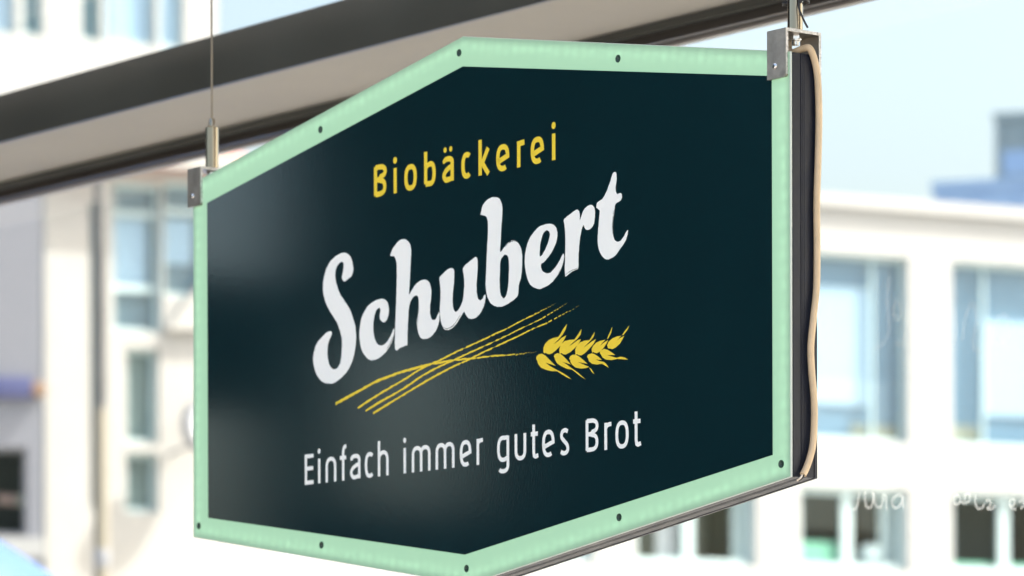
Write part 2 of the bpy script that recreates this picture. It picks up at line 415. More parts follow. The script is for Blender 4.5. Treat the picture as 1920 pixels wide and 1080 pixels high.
PRINT = -.00045
def place(u, z, off=0.): return (u, PRINT - off, z)
def filled(name, outlines, m, parent, smooth=3, jit=0., **kw):
    cu = bpy.data.curves.new('tmp', 'CURVE'); cu.dimensions = '2D'; cu.fill_mode = 'BOTH'; cu.extrude = 0.00012
    for ol in outlines:
        P = [uz(*p) for p in ol]
        if smooth: P = [Vector((q.x, q.y)) for q in catmull([(p.x, p.y, 0) for p in P], smooth, True)]
        if jit: P = [p + Vector((random.uniform(-jit, jit), random.uniform(-jit, jit))) for p in P]
        s = cu.splines.new('POLY'); s.points.add(len(P) - 1); s.use_cyclic_u = True
        for q, p in zip(s.points, P): q.co = (p.x, p.y, 0, 1)
    o = bpy.data.objects.new('tmp', cu); COL.objects.link(o)
    dg = bpy.context.evaluated_depsgraph_get(); dg.update()
    me = bpy.data.meshes.new_from_object(o.evaluated_get(dg)); bpy.data.objects.remove(o); bpy.data.curves.remove(cu)
    me.name = name
    for v in me.vertices: v.co = (v.co.x, PRINT - v.co.z, v.co.y)
    me.materials.clear(); me.materials.append(M[m])
    return link(bpy.data.objects.new(name, me), parent, **kw)

# --- stroke lettering
def se(cx, cy, rx, ry, a0, a1, n=22, e=2.5):
    out = []
    for i in range(n + 1):
        a = math.radians(a0 + (a1 - a0) * i / n); c, s = math.cos(a), math.sin(a)
        out.append((cx + rx * math.copysign(abs(c) ** (2 / e), c), cy + ry * math.copysign(abs(s) ** (2 / e), s)))
    return out
def glyph(ch, w, xh, cap, asc, sw_):
    """centre lines of a condensed sans letter: list of (points, closed); dots as ('dot', x, y, r)"""
    h = sw_ / 2; L, R, m = h, w - h, w / 2; top = xh - h
    if ch == 'i': return [([(m, 0), (m, xh)], 0), ('dot', m, xh * 1.30, sw_ * .60)]
    if ch == 'o': return [(se(m, xh / 2, m - h, xh / 2 - h * .8, 0, 360, 40)[:-1], 1)]
    if ch == 'b': return [([(L, asc), (L, h)], 0), ([(L, h * 1.0)] + se(m, xh * .48, m - h, xh * .48 - h * .9, -90, 90, 18)[0:] + [(L + h * .6, xh * .80)], 0)]
    if ch in 'aä':
        g = [([(L + .06 * w, xh * .76)] + se(m, xh * .74, m - h, xh * .26 - h * .9, 150, 0, 12) + [(R, xh * .5), (R, 0.02 * xh)], 0),
             ([(R, xh * .60), (m + .05 * w, xh * .54), (L + .12 * w, xh * .42), (L, xh * .27), (L + .14 * w, xh * .11), (m, h * .95), (R - .06 * w, xh * .13), (R, xh * .17)], 6)]
        if ch == 'ä': g += [('dot', m - .25 * w, xh * 1.27, sw_ * .48), ('dot', m + .25 * w, xh * 1.27, sw_ * .48)]
        return g
    if ch == 'c': return [(se(w * .56, xh / 2, w * .56 - h, xh / 2 - h * .85, 52, 308, 26), 0)]
    if ch == 'k': return [([(L, 0), (L, asc)], 0), ([(R - h * .3, xh), (L + h * 1.3, xh * .46), (R - h * .2, 0)], 0)]
    if ch == 'e': return [([(L + h * .4, xh * .38), (R, xh * .54)] + se(m, xh / 2, m - h, xh / 2 - h * .85, 8, 302, 30), 0)]
    if ch == 'r': return [([(L, 0), (L, xh)], 0), ([(L, xh * .80), (L + .22 * w, xh * .90), (L + .5 * w, top + h * .15), (w, top + h * .25)], 6)]
    if ch == 'n': return [([(L, 0)] + se(m, xh * .62, m - h, xh * .38 - h * .8, 180, 0, 18, 2.3) + [(R, 0)], 0)]
    if ch == 'h': return [([(L, 0), (L, asc)], 0), ([(L, xh * .66)] + se(m, xh * .62, m - h, xh * .38 - h * .8, 170, 0, 18, 2.3) + [(R, 0)], 0)]
    if ch == 'm':
        q = w / 4
        return [([(L, 0)] + se(q + h * .5, xh * .66, q - h * .5, xh * .34 - h * .8, 180, 0, 16, 2.3) + [(m, 0)], 0),
                ([(m, xh * .62)] + se(3 * q - h * .5, xh * .66, q - h * .5, xh * .34 - h * .8, 172, 0, 16, 2.3) + [(R, 0)], 0)]
    if ch == 'u': return [([(L, xh)] + se(m, xh * .36, m - h, xh * .36 - h * .8, 180, 360, 18, 2.3) + [(R, xh)], 0)]
    if ch == 'f': return [([(m - .02 * w, 0), (m - .02 * w, asc * .72)] + se(w * .88, asc * .76, w * .40, asc * .25 - h * .6, 180, 84, 10), 0), ([(0, top), (w * .92, top)], 0)]
    if ch == 't': return [([(w * .38, xh * 1.28), (w * .38, xh * .24), (w * .44, xh * .10), (w * .62, h * .8), (w, h * 1.25)], 0), ([(0, top), (w * .95, top)], 0)]
    if ch == 'g': return [([(R, xh * .98), (R, -xh * .12)] + se(m, -xh * .12, m - h, xh * .30 - h * .8, 0, -140, 14, 2.3), 0),
                          ([(R, top)] + se(m, xh * .50, m - h, xh * .5 - h, 78, 285, 24) + [(R, xh * .16)], 0)]
    if ch == 's': return [([(R - .02 * w, xh * .86), (m + .08 * w, top), (L + .14 * w, xh * .86), (L + .08 * w, xh * .68), (m - .03 * w, xh * .52), (R - .10 * w, xh * .37), (R - .02 * w, xh * .20), (m + .18 * w, h * 1.05), (m - .12 * w, h * .8), (L, xh * .13)], 6)]
    if ch == 'B': return [([(L, h * .6), (L, cap - h * .6)], 0),
                          ([(L, cap - h), (m * .9, cap - h)] + se(m * .9, cap * .765, w * .45, cap * .235 - h, 80, -80, 14, 2.3) + [(m * .9, cap * .53), (L, cap * .53)], 0),
                          ([(m * .7, cap * .53)] + se(m * .95, cap * .27 + h * .2, R - m * .95, cap * .27 - h * .8, 80, -80, 14, 2.3) + [(m * .9, h), (L, h)], 0)]
    if ch == 'E': return [([(L, 0), (L, cap)], 0), ([(L, cap - h), (w, cap - h)], 0), ([(L, cap * .53), (w * .95, cap * .53)], 0), ([(L, h), (w, h)], 0)]
    return []
def write(letters, y_of, zb, xh, cap, asc, sw_, m):
    for ch, x0, x1 in letters:
        ym = y_of((x0 + x1) / 2) - 22
        u0, u1 = uz(x0, ym).x, uz(x1, ym).x
        bm = bmesh.new(); k = 0
        for s in glyph(ch, u1 - u0, xh, cap, asc, sw_):
            off = .00006 * k; k += 1
            if s[0] == 'dot':
                vs = [bm.verts.new(place(u0 + s[1] + s[3] * math.cos(a * PI / 10), zb + s[2] + s[3] * 1.08 * math.sin(a * PI / 10), off)) for a in range(20)]
                bm.faces.new(vs); continue
            pts, fl = s
            ribbon(bm, [(u0 + p[0], zb + p[1]) for p in pts], sw_, place, n=fl if fl > 1 else 0, closed=fl == 1, off=off)
        obj('letter', bm, m, field, label=('yellow printed letter' if m == 'letter_yellow' else 'white printed letter'))
zz = lambda x, y, ox, oy, s: (ox + x / s, oy + y / s)
k1 = 5.0526
bio = [(c, 680 + a / k1, 680 + b / k1) for c, a, b in (('B', 110, 228), ('i', 292, 330), ('o', 398, 515), ('b', 585, 695), ('ä', 758, 866), ('c', 938, 1030), ('k', 1100, 1213), ('e', 1268, 1392), ('r', 1465, 1535), ('e', 1595, 1720), ('i', 1793, 1832))]
write(bio, lambda x: 371 - (x - 703) * .2132, .1692, uz(1038, 249.7).y - uz(1038, 299.6).y, .0405, .0435, .0066, 'letter_yellow')
k2, k3 = 5.818, 5.647
ein = [(c, 550 + a / k2, 550 + b / k2) for c, a, b in (('E', 128, 225), ('i', 268, 303), ('n', 355, 472), ('f', 512, 585), ('a', 622, 735), ('c', 783, 880), ('h', 925, 1043), ('i', 1200, 1238), ('m', 1295, 1500), ('m', 1555, 1762))]
ein += [('e', 862.8, 884.4)] + [(c, 880 + a / k3, 880 + b / k3) for c, a, b in (('r', 80, 147), ('g', 298, 425), ('u', 483, 605), ('t', 655, 733), ('e', 775, 905), ('s', 958, 1062), ('B', 1235, 1370), ('r', 1433, 1508), ('o', 1550, 1690), ('t', 1738, 1820))]
write(ein, lambda x: 910.6 - (x - 572) * .1187, -.1838, .0318, .0392, .0445, .0051, 'letter_white')

# --- brush lettering, traced
A1 = lambda L: [(570 + x / 3.6, 440 + y / 3.6) for x, y in L]
A2 = lambda L: [(740 + x / 4.154, 400 + y / 4.154) for x, y in L]
A3 = lambda L: [(960 + x / 4.154, 300 + y / 4.154) for x, y in L]
brush = [
 [A1([(262,122),(290,125),(315,150),(330,195),(334,240),(322,280),(300,298),(278,316),(264,308),(258,285),(266,250),(270,215),(268,190),(255,183),(235,198),(220,225),(213,265),(216,310),(228,355),(245,400),(270,440),(300,485),(325,540),(343,600),(352,660),(352,720),(344,790),(325,860),(298,915),(265,955),(230,985),(205,1002),(170,1005),(135,998),(100,965),(78,920),(66,870),(66,820),(75,770),(95,725),(125,690),(155,662),(180,652),(190,662),(186,685),(172,712),(162,755),(160,805),(166,855),(180,893),(205,909),(228,900),(245,870),(254,825),(258,770),(258,720),(250,670),(235,620),(215,575),(185,530),(158,480),(140,430),(131,380),(132,320),(142,265),(158,220),(185,175),(220,143),(245,130)])],
 [A1([(530,433),(555,443),(570,470),(574,515),(568,555),(553,585),(535,590),(518,575),(513,545),(518,515),(515,495),(500,498),(485,520),(475,560),(470,610),(471,655),(480,705),(495,735),(518,748),(545,740),(575,705),(597,662),(608,634),(610,655),(602,700),(585,745),(560,785),(530,815),(500,838),(465,848),(440,842),(410,812),(390,770),(379,715),(376,660),(381,610),(392,560),(412,515),(440,475),(480,447),(510,436)])],
 [[(757.5, 448.3)] + A2([(100,212),(122,240),(130,290),(128,360),(124,450),(118,560),(115,632),(140,590),(175,545),(215,520),(240,517),(265,530),(280,560),(287,600),(284,670),(277,730),(278,785),(290,822),(308,832),(325,820),(343,778),(350,769),(352,800),(346,850),(330,900),(300,945),(270,970),(238,979),(210,972),(192,945),(181,900),(176,850),(182,790),(188,730),(190,680),(184,650),(168,640),(145,655),(125,690),(113,740),(107,820),(103,920),(100,1020),(85,1030),(60,1042),(40,1052),(20,1068),(6,1055),(4,1000),(8,850),(14,700),(18,560),(20,430),(16,380),(5,345)]) + [(739.4,480.3),(733.9,480.3),(732.5,477.5),(738,465),(747.8,452.5)]],
 [A2([(352,505),(365,485),(395,455),(425,432),(445,427),(462,437),(466,470),(464,520),(458,600),(453,680),(458,735),(470,762),(482,768),(500,752),(520,715),(537,660),(542,600),(545,540),(540,480),(534,440),(545,410),(575,385),(605,360),(632,341),(645,355),(648,400),(645,480),(640,560),(642,625),(652,665),(668,677),(685,668),(700,640),(708,632),(710,660),(700,710),(680,760),(655,795),(630,815),(605,823),(580,818),(560,795),(543,768),(520,800),(490,850),(460,885),(430,905),(405,908),(380,890),(365,850),(356,790),(355,720),(360,640),(358,570)])],
 [[(926.4,369.4),(937.3,373.4),(941.8,386)] + A2([(840,10),(836,60),(830,180),(824,300),(850,270),(880,235),(915,212)]) + [(967,451),(974,457.7),(978.8,473),(979.7,492.6),(978,516.7),(973.2,536)] + A2([(960,640),(920,680),(870,712),(830,727),(790,725),(755,705),(730,665),(716,610),(711,530),(716,430),(720,320),(727,200),(730,100),(726,55),(715,25),(690,15),(672,10)]) + [(902.5,399),(906,385),(915,374)],
  A2([(862,322),(845,335),(828,365),(822,420),(820,500),(820,570),(825,620),(838,652),(852,662),(868,645),(882,600),(890,530),(893,450),(893,380),(885,335)])],
 [A3([(300,497),(330,508),(350,540),(355,590),(345,645),(320,700),(285,755),(250,795),(228,812),(230,845),(245,870),(275,882),(300,878),(330,850),(365,800),(390,750),(402,730),(408,750),(402,800),(385,850),(355,900),(320,945),(280,978),(245,995),(210,1005),(175,992),(145,970),(125,930),(110,870),(103,800),(105,740),(118,670),(140,610),(175,560),(215,520),(260,502)]),
  A3([(275,548),(255,558),(238,590),(225,640),(218,700),(220,752),(240,735),(265,690),(285,640),(297,590),(293,560)])],
 [A3([(405,470),(420,450),(450,425),(480,403),(505,388),(525,400),(530,440),(531,470),(540,450),(555,400),(580,368),(610,350),(635,358),(648,390),(648,440),(640,495),(620,530),(595,545),(572,535),(560,505),(545,540),(533,600),(525,680),(520,760),(518,840),(500,855),(465,872),(425,905),(415,890),(415,800),(418,680),(416,560),(412,510)])],
 [A3([(803,92),(815,105),(816,150),(810,210),(812,250),(825,265),(848,258),(858,275),(855,305),(835,325),(808,345),(800,380),(795,430),(788,510),(788,570),(798,615),(820,635),(845,632),(870,600),(893,560),(905,545),(902,580),(885,630),(850,685),(810,740),(775,765),(745,775),(715,760),(690,725),(676,680),(670,610),(675,530),(682,450),(685,400),(672,380),(660,370),(665,335),(685,318),(710,300),(735,255),(755,205),(772,155),(785,110)])]]
for ol in brush: filled('letter', ol, 'letter_white', field, smooth=4, jit=.00028, label='large white brush lettered character')
# dry-brush gaps along the strokes, in the colour of the field
gaps = [A1([(150,470),(170,510),(200,555),(225,605),(245,655),(262,712)]), A1([(560,775),(585,735),(602,690)]), A2([(116,765),(122,720),(140,672),(165,648)]), A2([(180,880),(184,800),(190,730),(186,665)]),
        A2([(375,880),(405,898),(440,888),(475,855),(515,790)]), A2([(862,262),(890,232),(920,217),(950,217),(985,255)]), A2([(850,655),(868,630),(880,600)]), A3([(285,552),(298,575)]),
        A3([(365,885),(395,830),(408,780)]), A3([(420,893),(465,862),(505,848),(514,838)]), A3([(793,395),(790,460),(785,520),(788,580)]), A3([(412,560),(414,640)])]
for g in gaps:
    bm = bmesh.new(); P = [uz(*p) for p in g]; Q = catmull([(p.x, p.y, 0) for p in P], 5); n = len(Q)
    wds = [.0011 * random.uniform(.35, 1) * math.sin(PI * (i + .6) / (n + .2)) ** .5 for i in range(n)]
    ribbon(bm, [(q.x, q.y) for q in Q], wds, lambda u, z, o: (u, PRINT - .0003, z))
    obj('brush_gap', bm, 'field', field)
# --- wheat ear
A5 = lambda L: [(980 + x / 7.714, 590 + y / 7.714) for x, y in L]
grains = [[(305,540),(305,480),(330,420),(380,370),(440,340),(520,322),(545,290),(590,210),(645,135),(625,215),(580,290),(535,345),(490,390),(440,440),(510,390),(570,335),(635,300),(600,370),(550,450),(480,520),(430,560),(395,572),(360,568),(338,550),(320,562)],
 [(540,560),(535,500),(560,430),(610,385),(680,365),(755,360),(790,310),(855,210),(840,290),(795,350),(740,395),(665,465),(740,415),(800,370),(845,355),(820,410),(760,480),(690,545),(625,578),(590,572),(565,552),(550,568)],
 [(768,575),(765,510),(790,445),(840,400),(900,375),(970,370),(1000,325),(1045,250),(1030,320),(985,375),(940,420),(885,478),(950,430),(1010,385),(1065,355),(1030,420),(970,490),(900,560),(850,590),(815,585),(790,568),(778,580)],
 [(1010,548),(1003,500),(1025,450),(1070,405),(1130,378),(1200,362),(1160,405),(1120,455),(1180,405),(1240,368),(1215,420),(1170,485),(1120,535),(1075,558),(1045,550),(1025,538),(1015,550)],
 [(1225,355),(1250,290),(1300,180),(1285,260),(1245,340)],
 [(1240,485),(1227,440),(1250,390),(1300,345),(1370,315),(1430,305),(1395,345),(1345,395),(1400,350),(1475,305),(1450,350),(1410,420),(1350,475),(1300,500),(1270,490),(1250,490)],
 [(1440,300),(1480,240),(1545,160),(1520,220),(1465,290)],
 [(200,640),(210,600),(240,572),(285,565),(330,590),(380,640),(430,690),(480,740),(420,720),(335,695),(400,745),(500,800),(570,835),(650,885),(708,935),(640,905),(560,855),(500,815),(430,818),(350,800),(270,765),(230,715),(215,665)],
 [(455,605),(470,575),(510,557),(550,568),(590,600),(640,650),(700,720),(650,705),(575,680),(640,720),(720,780),(800,835),(912,935),(840,890),(770,835),(720,795),(650,785),(560,745),(500,700),(475,650),(470,625)],
 [(678,640),(690,605),(725,580),(770,578),(820,605),(880,655),(940,710),(880,700),(800,685),(880,720),(965,755),(930,770),(850,780),(770,765),(720,725),(695,680),(692,655)],
 [(965,765),(1000,790),(1040,860),(1005,830)],
 [(935,610),(950,578),(1000,560),(1040,570),(1095,605),(1150,655),(1060,648),(1110,670),(1180,685),(1215,715),(1250,770),(1205,740),(1150,710),(1080,722),(1010,710),(965,675),(950,630)],
 [(1120,550),(1135,520),(1185,495),(1235,510),(1290,545),(1345,585),(1225,583),(1290,605),(1365,625),(1420,608),(1480,620),(1530,650),(1450,645),(1370,640),(1290,658),(1210,650),(1160,620),(1140,580)]]
for g in grains: filled('wheat_grain', [A5(g)], 'letter_yellow', field, smooth=0)
A4 = lambda L: [(600 + x / 3.84, 560 + y / 3.84) for x, y in L]
stalks = [([(115,757),(200,710),(300,655),(400,600),(500,560),(600,525),(700,497),(770,478),(850,463),(950,445),(1050,435),(1150,425),(1250,412),(1380,405)], (1560, 385), 1.25),
          ([(275,787),(400,705),(500,645),(620,575),(740,500),(860,445),(960,395),(1060,348),(1180,295),(1270,250),(1350,215),(1440,165),(1540,118)], (1700, 35), 1.),
          ([(330,808),(450,735),(600,650),(740,555),(860,490),(960,445),(1100,380),(1250,312),(1350,265),(1450,215),(1600,145)], (1790, 30), 1.),
          ([(385,825),(500,755),(640,670),(800,575),(950,495),(1070,440),(1180,385),(1310,325),(1450,260),(1540,215),(1640,175)], (1870, 50), 1.)]
for k, (L, end, wf) in enumerate(stalks):
    P = [uz(*p) for p in A4(L)]; Q = catmull([(p.x, p.y, 0) for p in P], 9); n = len(Q)
    bm = bmesh.new()
    wds = [wf * .0030 * (1.05 - .55 * (i / n)) * random.uniform(.72, 1.15) for i in range(n)]
    for i in range(n):
        if i > .45 * n and random.random() < .10: wds[i] *= .25
    ribbon(bm, [(q.x + random.uniform(-1, 1) * .00022, q.y + random.uniform(-1, 1) * .00022) for q in Q], wds, lambda u, z, o: place(u, z, .00005 * k))
    a = P[-1]; b = uz(*A4([end])[0]); t = 0.03
    while t < 1:                                                   # the stroke breaks up into ever smaller flecks
        l = .10 * (1 - t) + .015; w_ = .0014 * (1 - t) ** 1.3 + .00025
        j = random.uniform(-.0006, .0006)
        ribbon(bm, [(a.x + (b.x - a.x) * t, a.y + (b.y - a.y) * t + j), (a.x + (b.x - a.x) * (t + l), a.y + (b.y - a.y) * (t + l) + j)], w_, lambda u, z, o: place(u, z, .00005 * k))
        t += l + random.uniform(.03, .07)
    obj('wheat_stalk', bm, 'letter_yellow', field)

# --- dark countersunk screws in the border
for px, py in ((861, 99), (1159, 110), (601, 243), (373, 986), (603, 1022), (875, 1066), (1161, 970), (1465, 870)):
    c = uz(px, py); bm = bmesh.new()
    lathe(bm, [(.0046, -.0001), (.0045, -.0006), (.0038, -.0007), (.0030, -.0003), (.0012, -.0002)], 20, 'y', (c.x, 0, c.y))
    s = obj('border_screw', bm, 'dark_screw', sign, smooth=True)
    bm = bmesh.new(); box(bm, c.x - .0018, c.x + .0018, -.0011, -.0002, c.y - .0004, c.y + .0004)
    obj('screw_slot', bm, 'screw', s)

# --- hanging brackets: bent aluminium straps over the frame's top edge, screwed to both faces
def bracket(u0, u1, zb, ztop, d0, d1, su, sz, cu_):
    th = .0035
    bm = bmesh.new(); prof = [(d0, zb), (d0, ztop), (d1, ztop), (d1, zb), (d1 - th, zb), (d1 - th, ztop - th), (d0 + th, ztop - th), (d0 + th, zb)]
    A = [bm.verts.new((u0, d, z)) for d, z in prof]; B = [bm.verts.new((u1, d, z)) for d, z in prof]; n = len(prof)
    for k in range(n): bm.faces.new((A[k], A[(k + 1) % n], B[(k + 1) % n], B[k]))
    for R_ in (A, B):
        for idx in ((0, 1, 6, 7), (1, 2, 5, 6), (2, 3, 4, 5)):
            f = bm.faces.new([R_[i] for i in idx]); f.material_index = 1
    bmesh.ops.remove_doubles(bm, verts=bm.verts, dist=1e-6)
    es = [e for e in bm.edges if abs(e.verts[0].co.z - zb) < 1e-6 and abs(e.verts[1].co.z - zb) > -1 and abs(e.verts[0].co.x - e.verts[1].co.x) < 1e-7 and abs(e.verts[1].co.z - zb) < 1e-6]
    bmesh.ops.bevel(bm, geom=es, offset=.003, segments=3, affect='EDGES', profile=.5)
    br = obj('bracket', bm, ['bracket', 'cut_edge'], sign, label='bent bare aluminium hanging bracket')
    for y, sg in ((d0, -1), (d1, 1)):
        bm = bmesh.new()
        lathe(bm, [(.0037, 0), (.0037, .0006 * sg), (.0030, .0014 * sg), (.0018, .0018 * sg)], 20, 'y', (su, y, sz))
        s = obj('screw', bm, 'screw', br, smooth=True)
        bm = bmesh.new(); e = y + .0017 * sg
        box(bm, su - .0019, su + .0019, min(e, e + .0003 * sg), max(e, e + .0003 * sg), sz - .0004, sz + .0004)
        box(bm, su - .0004, su + .0004, min(e, e + .0004 * sg), max(e, e + .0004 * sg), sz - .0019, sz + .0019)
        obj('screw_slot', bm, 'slot', br)
    bm = bmesh.new()
    lathe(bm, [(.0068, ztop - th - .0002), (.0068, ztop - th - .0045), (.0060, ztop - th - .005)], 6, 'z', (cu_, (d0 + d1) / 2, 0))
    lathe(bm, [(.0080, ztop - th - .0052), (.0080, ztop - th - .0066)], 24, 'z', (cu_, (d0 + d1) / 2, 0))
    lathe(bm, [(.0040, ztop - th - .0068), (.0040, ztop - th - .0115), (.003, ztop - th - .012)], 16, 'z', (cu_, (d0 + d1) / 2, 0))
    obj('bolt', bm, 'screw', br, label='bolt holding the cable gripper')
    return br
D0 = -.0036
def uzd(px, py, d):
    p = hit(px, py, S0 + NB * d, NB) - S0; return Vector((p.dot(U), p.z))
r0, r1 = uzd(1438, 100, D0).x, uzd(1473.5, 100, D0).x
rzt, rzb = uzd(1473, 51, D0).y, uzd(1455, 147, D0).y
rs = uzd(1453, 124, D0); DR = T + .0095
rg = (r0 + r1) / 2 + .002
bracket(r0, r1, rzb, rzt, D0, DR, rs.x, rs.y, rg)
l0, l1 = uzd(351.5, 350, D0).x, uzd(376, 350, D0).x
lzt, lzb = uzd(376, 311.5, D0).y, uzd(364, 387, D0).y
ls = uzd(361, 368, D0); lg = (l0 + l1) / 2 + .004
bracket(l0, l1, lzb, lzt, D0, DR, ls.x, ls.y, lg)

# --- suspension cables with grippers
for nm, cu_, zb, lab in (('right', rg, rzt, 'steel wire with polished gripper above the bracket with the tan power cable'), ('left', lg, lzt, 'thin steel wire with polished cylindrical gripper above the smaller far bracket')):
    dm = (D0 + DR) / 2
    P = S0 + U * cu_ + NB * dm + Z * zb
    t = thing('suspension_cable', lab, 'cable', P, -YAW, 'cables holding up the sign')
    bm = bmesh.new(); R_ = .0088
    lathe(bm, [(R_ - .0006, .0001), (R_, .0008), (R_, .0555), (R_ - .0015, .057), (.0046, .0572)], 32)
    g = obj('gripper', bm, 'chrome', t, smooth=True)
    bm = bmesh.new(); lathe(bm, [(.0042, .0573), (.0042, .066), (.0034, .068), (.0022, .0684)], 24)
    obj('gripper_nipple', bm, 'chrome', t, smooth=True)
    bm = bmesh.new(); L_ = CEIL - P.z + .01
    for k in range(3):
        pts = [(.00065 * math.cos(2 * PI * (s / 7 + k / 3)), .00065 * math.sin(2 * PI * (s / 7 + k / 3)), .066 + (L_ - .066) * s / 420) for s in range(421)]
        tube(bm, pts, .00085, 6, 0)
    obj('wire', bm, 'steel_wire', t, smooth=True)
    bm = bmesh.new(); lathe(bm, [(.02, L_ - .012), (.02, L_ - .0101)], 24); obj('ceiling_fixing', bm, 'chrome', t)

# --- tan power cable: down along the gripper, through the bracket, down the frame's side into the corner
def W(u, d, z): return S0 + U * u + NB * d + Z * z
UR = (OUT[2].x + OUT[3].x) / 2
def side(px, py):                                                   # a cable point lying on the sign's right side face
    p = hit(px, py, S0 + U * (UR + .0043), U) - S0; return W(UR + .0043, min(max(p.dot(NB), .012), T + .003), p.z)
dm = (D0 + DR) / 2
pts = [W(rg - .022, dm + .013, CEIL - S0.z + .005), W(rg - .021, dm + .014, rzt + .3), W(rg - .0135, dm + .0145, rzt + .10), W(rg - .0145, dm + .0145, rzt + .045), W(rg - .016, dm + .0145, rzt + .022), W(r0 - .006, dm + .0125, rzt - .004), W(r0 + .003, dm + .004, rzt - .018),
       W(rg, dm - .004, rzt - .0235), W(r1 - .002, dm + .001, rzt - .0205)]
pts += [side(1519, 92), side(1529, 120), side(1534, 160), side(1535.5, 220), side(1534, 300), side(1531.5, 380), side(1532, 470), side(1531, 540), side(1526, 590), side(1520.5, 645), side(1521.5, 690), side(1526.5, 750), side(1526.5, 800), side(1523, 840), side(1514, 872), side(1505.5, 890)]
pc = thing('power_cable', 'tan power cable running down the dark side of the sign', 'cable', pts[-1])
loc = lambda L: [p - pts[-1] for p in L]
bm = bmesh.new(); tube(bm, loc(pts), .0039, 16, 8); obj('sheath', bm, 'cable', pc, smooth=True)
e = pts[-1]; dv = (pts[-1] - pts[-2]).normalized()
for k, (a_, mm) in enumerate(((-.0012, 'copper'), (.0012, 'black'))):
    bm = bmesh.new(); o_ = NB * a_
    tube(bm, [o_ - dv * .001, o_ + dv * .004 , o_ + dv * .0075 - U * .004], .0011, 8, 4); obj('bare_wire_end', bm, mm, pc, smooth=True)
# zip tie round gripper and cable
P = W(rg, dm, rzt + .034)
zt_ = thing('cable_tie', 'black cable tie with cut diagonal tail on the gripper', 'cable tie', P)
bm = bmesh.new(); ring = []
c1 = Vector((0, 0, 0)); 
for i in range(40):
    a = 2 * PI * i / 40; rx, ry = .0165, .0128
    v = U * (-.006 + rx * math.cos(a)) + NB * (.0065 + ry * math.sin(a)); ring.append(v)
ring = [v + Z * .0008 * math.sin(i) for i, v in enumerate(ring)]
for i in range(40):
    a, b = ring[i], ring[(i + 1) % 40]
    na = (a - (U * -.006 + NB * .0065)).normalized() * .0010; nb_ = (b - (U * -.006 + NB * .0065)).normalized() * .0010
    for p in ((a - Z * .0012, b - Z * .0012, b + Z * .0012, a + Z * .0012), (a + na - Z * .0012, b + nb_ - Z * .0012, b + nb_ + Z * .0012, a + na + Z * .0012), (a + Z * .0012, b + Z * .0012, b + nb_ + Z * .0012, a + na + Z * .0012), (a - Z * .0012, b - Z * .0012, b + nb_ - Z * .0012, a + na - Z * .0012)):
        bm.faces.new([bm.verts.new(q) for q in p])
obj('strap', bm, 'black', zt_, recalc=False)
hd = U * .0110 + NB * .0010 - NB * .004
bm = bmesh.new(); box(bm, -.0022, .0022, -.0022, .0022, -.004, .003, .0005); 
for v in bm.verts: v.co = v.co + hd
obj('tie_head', bm, 'black', zt_)
bm = bmesh.new(); tube(bm, [hd, hd + U * .002 - NB * .003 - Z * .010, hd + U * .009 - NB * .002 - Z * .025, hd + U * .014 - NB * .001 - Z * .0335], .0013, 6, 4)
obj('tie_tail', bm, 'black', zt_)

# ================================================================== STREET BEYOND THE GLASS
class Facade:
    def __init__(s, px, dist, ang):
        d = ray(px, CY); s.p = CAM + d * dist; s.p.z = 0
        s.a = ang; s.e = Vector((math.cos(ang), math.sin(ang), 0)); s.m = Vector((-math.sin(ang), math.cos(ang), 0))
    def sz(s, px, py):
        q = hit(px, py, s.p, s.m) - s.p; return q.dot(s.e), q.z
    def rect(s, x0, x1, y0, y1):
        ym = (y0 + y1) / 2; xm = (x0 + x1) / 2
        return s.sz(x0, ym)[0], s.sz(x1, ym)[0], s.sz(xm, y1)[1], s.sz(xm, y0)[1]
def building(fac, name, label, cat, s0, s1, ztop, depth, holes, m, group=None, front=0.):
    t = thing(name, label, cat, fac.p, fac.a, group)
    bm = bmesh.new(); wall_with_holes(bm, s0, s1, 0, ztop, holes, .22, front)
    q = lambda *p: bm.faces.new([bm.verts.new(v) for v in p])
    q((s0, front, 0), (s0, front, ztop), (s0, depth, ztop), (s0, depth, 0)); q((s1, front, 0), (s1, depth, 0), (s1, depth, ztop), (s1, front, ztop))
    q((s0, depth, 0), (s0, depth, ztop), (s1, depth, ztop), (s1, depth, 0)); q((s0, front, ztop), (s1, front, ztop), (s1, depth, ztop), (s0, depth, ztop))
    obj('wall', bm, m, t, recalc=False); return t
